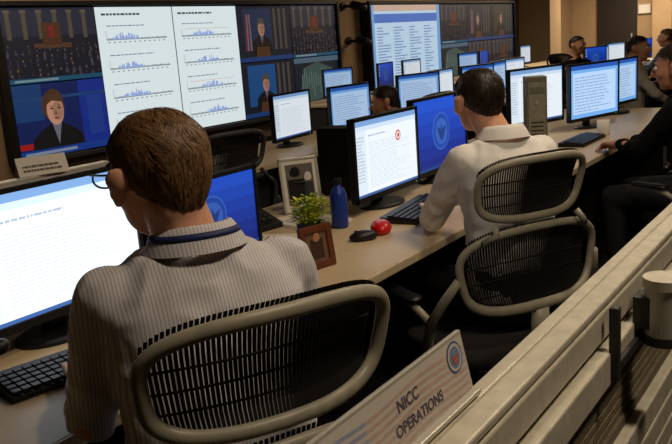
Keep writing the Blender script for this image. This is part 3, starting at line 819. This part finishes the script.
# ---------------------------------------------------------------- desk objects
def keyboard(x, y, rz, label):
    root = empty('keyboard', (x, y, DZ+.001), rz, label, 'keyboard')
    b = B(); b.add([(-.22, -.075, 0), (.22, -.075, 0), (.22, .075, 0), (-.22, .075, 0), (-.22, -.075, .012), (.22, -.075, .012), (.22, .075, .024), (-.22, .075, .024)], [(0, 3, 2, 1), (4, 5, 6, 7), (0, 1, 5, 4), (1, 2, 6, 5), (2, 3, 7, 6), (3, 0, 4, 7)], M_black)
    obj('keyboard_case', b, root, bevel=.003)
    b = B()
    for r in range(5):
        for c in range(20):
            xx = -.205+c*.0216; yy = -.058+r*.0235; b.box((xx, yy, .0185+.0019*r), (.017, .018, .007), M_black)
    obj('keys', b, root)
keyboard(1.10, 1.47, D(-12), 'black computer keyboard on the tan desk')
keyboard(2.74, 1.50, D(8), 'black keyboard below the blue monitor')
keyboard(4.7, 1.45, 0, 'black keyboard on the tan desk')
def mouse(x, y, rz, m=M_black, lab='black computer mouse on the desk', k=1.0):
    b = B(); b.ell((0, 0, .012*k), (.03*k, .052*k, .022*k), m)
    for v in b.v: v.z = max(v.z, 0)
    r = obj('computer_mouse', b, loc=(x, y, DZ+.001), rot=(0, 0, rz), smooth=True, label=lab, cat='mouse')
    b = B(); b.cyl((-.004, .026*k, .031*k), (.004, .026*k, .031*k), .006, mt=M_dgrey, seg=12); obj('scroll_wheel', b, r)
mouse(2.28, 1.47, D(50)); mouse(1.5, 1.36, 0)
root = empty('desk_microphone', (.89, 1.58, DZ+.001), 0, 'grey gooseneck desk microphone on a round base', 'microphone')
b = B(); b.lathe((0, 0, 0), [(.01, 0), (.045, 0), (.047, .012), (.03, .03), (.012, .036)], M_dgrey); obj('base', b, root, smooth=True)
b = B(); b.tube([(0, 0, .03), (.0, .0, .06), (.02, -.01, .08)], .008, M_silver, False, 10, up=(0, 1, 0)); b.capsule((.02, -.01, .08), (.045, -.02, .085), .018, .018, M_black); obj('stem', b, root, smooth=True)
root = empty('potted_plant', (2.02, 1.50, DZ+.001), D(-12), 'bushy yellow-green plant in a small dark pot', 'potted plant')
b = B(); b.lathe((0, 0, 0), [(.01, 0), (.035, 0), (.046, .11), (.048, .12), (.043, .12), (.041, .105), (.01, .1)], M_deskedge); obj('pot', b, root, smooth=True)
b = B(); R = random.Random(4)
M_dleaf = mat('dark_leaf', (100, 130, 30), .6)
for i in range(330):
    a = R.random()*2*pi; r = .056*R.random()**.55; z = .125+.085*R.random()*(1-.3*(r/.056)**2)
    tip = Vector((r*math.cos(a), r*math.sin(a), z))
    if i % 4 == 0: b.tube([(r*.2*math.cos(a), r*.2*math.sin(a), .1), tip*.6+Vector((0, 0, .05)), tip], .0012, M_green, False, 5)
    n = Vector((math.cos(a), math.sin(a), 1.2*R.random()-.2)).normalized(); s = n.cross(Vector((0, 0, 1))).normalized()
    b.add([tip, tip+n*.008+s*.007, tip+n*.018, tip+n*.008-s*.007], [(0, 1, 2, 3)], M_yel if i % 3 == 0 else (M_green if i % 4 else M_dleaf))
obj('leaves', b, root)
root = empty('picture_frame', (1.93, 1.41, DZ+.001), D(-14), 'reddish-brown wooden picture frame on the desk', 'picture frame')
Mt = Matrix.Rotation(D(-8), 4, 'X')
b = B()
for c, d in (((0, 0, .011), (.125, .016, .022)), ((0, 0, .124), (.125, .016, .022)), ((-.052, 0, .068), (.022, .016, .1)), ((.052, 0, .068), (.022, .016, .1))): b.box(c, d, M_wood, M=Mt)
b.box((0, .005, .068), (.1, .005, .11), M_black, M=Mt); b.box((0, .032, .045), (.03, .004, .09), M_black, rx=D(32)); obj('frame', b, root, bevel=.003)
b = B(); b.box((0, .0, .068), (.086, .003, .096), mat('sepia_print', (120, 92, 70), .6), M=Mt); b.box((0, -.002, .062), (.05, .002, .062), mat('dark_sepia_print', (70, 46, 34), .6), M=Mt); b.ell(Mt @ Vector((0, -.003, .095)), (.014, .002, .017), M_skin2); obj('photo', b, root)
b = B(); b.lathe((0, 0, 0), [(.005, 0), (.03, 0), (.032, .01), (.032, .12), (.024, .145), (.013, .155), (.013, .165)], M_blue)
r = obj('water_bottle', b, loc=(2.42, 1.66, DZ+.001), smooth=True, label='blue water bottle on the desk', cat='bottle')
b = B(); b.cyl((0, 0, .165), (0, 0, .185), .015, mt=M_black); obj('cap', b, r)
mouse(2.40, 1.47, D(-60), M_red, 'small rounded red mouse on the desk', 1.3)
root = empty('picture_frame', (2.60, 1.96, DZ+.001), D(-35), 'silver picture frame holding a black and white photo', 'picture frame')
Mt = Matrix.Rotation(D(-10), 4, 'X')
b = B()
for c, d in (((0, 0, .006), (.17, .012, .012)), ((0, 0, .224), (.17, .012, .012)), ((-.079, 0, .115), (.012, .012, .23)), ((.079, 0, .115), (.012, .012, .23))): b.box(c, d, M_silver, M=Mt)
b.box((0, .004, .115), (.15, .005, .21), M_black, M=Mt); b.box((0, .05, .07), (.04, .004, .14), M_black, rx=D(35)); obj('frame', b, root, bevel=.002)
b = B(); b.box((0, -.001, .115), (.146, .003, .206), M_paper, M=Mt); b.box((0, -.003, .118), (.118, .002, .168), M_greyp, M=Mt)
b.ell(Mt @ Vector((-.02, -.005, .165)), (.022, .002, .027), M_black2); b.box((-.018, -.005, .09), (.07, .002, .1), M_black2, M=Mt); b.ell(Mt @ Vector((.034, -.005, .145)), (.016, .002, .022), M_paper); b.box((.036, -.005, .085), (.034, .0016, .08), M_dgrey, M=Mt); obj('photo', b, root)
def phone(x, y, rz, z=DZ):
    root = empty('desk_phone', (x, y, z+.001), rz, 'black office desk phone with handset', 'telephone', 'desk phones')
    b = B(); b.add([(-.1, -.1, 0), (.1, -.1, 0), (.1, .1, 0), (-.1, .1, 0), (-.1, -.1, .02), (.1, -.1, .02), (.1, .1, .09), (-.1, .1, .09)], [(0, 3, 2, 1), (4, 5, 6, 7), (0, 1, 5, 4), (1, 2, 6, 5), (2, 3, 7, 6), (3, 0, 4, 7)], M_black); obj('phone_body', b, root, bevel=.005)
    b = B(); b.capsule((-.07, -.08, .05), (-.07, .08, .105), .018, .018, M_black); b.capsule((-.07, -.085, .035), (-.07, -.06, .045), .026, .026, M_black); b.capsule((-.07, .07, .09), (-.07, .095, .1), .026, .026, M_black); obj('handset', b, root, smooth=True)
    b = B(); Mk = Matrix.Translation((0, 0, .055)) @ Matrix.Rotation(math.atan2(.07, .2), 4, 'X')
    for i in range(4):
        for j in range(3): b.box((.0+.03*j, -.07+.026*i, .006), (.02, .016, .008), M_dgrey, M=Mk)
    b.box((.03, .06, .004), (.1, .045, .006), mat('phone_display', (96, 110, 96), .3), M=Mk); obj('keypad', b, root)
phone(2.28, 2.0, D(-10)); phone(3.85, 1.8, D(5)); phone(3.75, 3.35, 0)
def tower(x, y, rz, m, m2, lab, s=(.16, .38, .40), z=DZ):
    root = empty('computer_tower', (x, y, z+.001), rz, lab, 'computer')
    b = B(); b.box((0, 0, s[2]/2+.008), s, m)
    for sx in (-1, 1):
        for sy in (-1, 1): b.cyl((sx*s[0]*.35, sy*s[1]*.4, 0), (sx*s[0]*.35, sy*s[1]*.4, .01), .012, mt=M_black)
    obj('case', b, root, bevel=.008)
    b = B(); b.box((0, -s[1]/2-.004, s[2]*.55), (s[0]*.8, .008, s[2]*.8), m2); b.box((0, -s[1]/2-.009, s[2]*.85), (s[0]*.7, .004, .03), m)
    for i in range(6): b.box((0, -s[1]/2-.009, s[2]*(.2+.05*i)), (s[0]*.6, .003, .006), M_dgrey)
    b.cyl((0, -s[1]/2-.008, s[2]*.7), (0, -s[1]/2-.013, s[2]*.7), .01, mt=M_silver); obj('front_panel', b, root)
tower(4.14, 1.53, D(-60), M_tower, M_tower2, 'olive-grey upright computer case on the desk', (.11, .10, .42))
tower(2.98, 2.0, 0, M_black, M_dgrey, 'black computer case behind the monitors', (.12, .2, .30))
def placard(x, y, z, rz, w=.2, h=.075):
    root = empty('name_placard', (x, y, z+.001), rz, 'white folded name card with faint print', 'sign', 'name cards')
    b = B(); b.add([(-w/2, -.03, 0), (w/2, -.03, 0), (w/2, 0, h), (-w/2, 0, h), (w/2, .03, 0), (-w/2, .03, 0)], [(0, 1, 2, 3), (3, 2, 4, 5), (0, 5, 4, 1), (1, 4, 2), (0, 3, 5)], M_paper); obj('card', b, root)
    b = B(); Mk = Matrix.Translation((0, -.0305, 0)) @ Matrix.Rotation(-math.atan2(.03, h), 4, 'X')
    b2 = B(); lines(b2, -w*.4, h*.25, w*.4, h*.75, 2, M_greyp, 1, .5, .1, seed=int(x*10))
    b.add(b2.v, b2.f, M_greyp, Mk); obj('print', b, root)
b = B(); b.box((0, 0, .17), (1.1, .03, .34), M_deskedge); b.box((0, 0, .345), (1.1, .04, .012), M_silver)
obj('desk_divider', b, loc=(1.2, 2.12, DZ+.001), bevel=.002, label='low fabric divider screen clamped along the desk rear', cat='divider')
placard(1.50, 2.12, DZ+.352, D(-20), .15, .055); placard(2.06, 2.12, DZ, D(-20), .18, .07); placard(3.3, 2.12, DZ, D(-15), .18, .07)
placard(5.5, 3.15, DZ, 0); placard(5.0, 2.08, DZ, 0); placard(3.05, 3.2, DZ, D(-15), .24, .11); placard(3.42, 3.1, DZ, D(-10), .22, .10); placard(2.75, 3.15, DZ, D(-25), .2, .10)
for (px, py, pr) in ((2.10, 1.82, .3), (2.45, 1.83, -.3), (3.75, 2.05, -.2), (2.75, 3.45, .2)):
    b = B()
    for i in range(4): b.box((.003*i, .002*i, .001+.002*i), (.21, .28, .0015), M_paper, rz=.03*i)
    for i in range(9): b.box((.009, -.1+.022*i, .0082), (.15, .005, .0006), M_greyp, rz=.09)
    obj('paper_stack', b, loc=(px, py, DZ+.001), rot=(0, 0, pr), label='small stack of printed white papers on the desk', cat='paper', group='loose papers on the desks')
b = B(); b.lathe((0, 0, 0), [(.005, 0), (.036, 0), (.039, .01), (.039, .09), (.035, .09), (.034, .015), (.005, .012)], M_paper)
r = obj('mug', b, loc=(5.02, 1.42, DZ+.001), smooth=True, label='white coffee mug on the desk', cat='mug')
b = B(); b.tube([(.037, 0, .075), (.06, 0, .07), (.063, 0, .045), (.055, 0, .025), (.037, 0, .02)], .005, M_paper, False, 8); obj('handle', b, r, smooth=True)

# ---------------------------------------------------------------- lights
def area(loc, sx, sy, e, col, rot=(0, 0, 0)):
    l = bpy.data.lights.new('ceiling_light', 'AREA'); l.shape = 'RECTANGLE'; l.size = sx; l.size_y = sy; l.energy = e; l.color = col
    o = bpy.data.objects.new('ceiling_light', l); COL.objects.link(o); o.location = loc; o.rotation_euler = rot
warm = (1.0, .82, .62)
area((1.1, -.5, 2.95), .3, .3, 27, warm)
area((2.7, .4, 2.95), .3, .3, 22, warm)
area((4.8, .8, 2.95), .4, .4, 16, warm)
area((9, 4, 2.95), 1.5, 1.5, 36, warm)
area((14, 5.6, 2.95), 2, .8, 80, warm)
area((21.5, 5, 2.95), 2, 2, 230, warm)
area((4.5, 6.4, 2.95), 2, .5, 50, warm)
w = bpy.data.worlds.new('room_world'); scn.world = w; w.use_nodes = True
w.node_tree.nodes['Background'].inputs[0].default_value = (.5, .38, .28, 1); w.node_tree.nodes['Background'].inputs[1].default_value = .03

# ---------------------------------------------------------------- camera
cam = bpy.data.cameras.new('camera'); cam.sensor_width = 36; cam.lens = 36*800/672; cam.clip_start = .02
co = bpy.data.objects.new('camera', cam); COL.objects.link(co); scn.camera = co
F = Vector((.8016, .5561, -.219)).normalized(); U = Vector((.2224, .0643, .973)); R_ = F.cross(U).normalized(); U = R_.cross(F).normalized()
Mx = Matrix((R_, U, -F)).transposed().to_4x4(); Mx.translation = (0, 0, 1.42)
co.matrix_world = Mx
ts = bpy.data.scenes.get('scratch')
if ts: bpy.data.scenes.remove(ts)
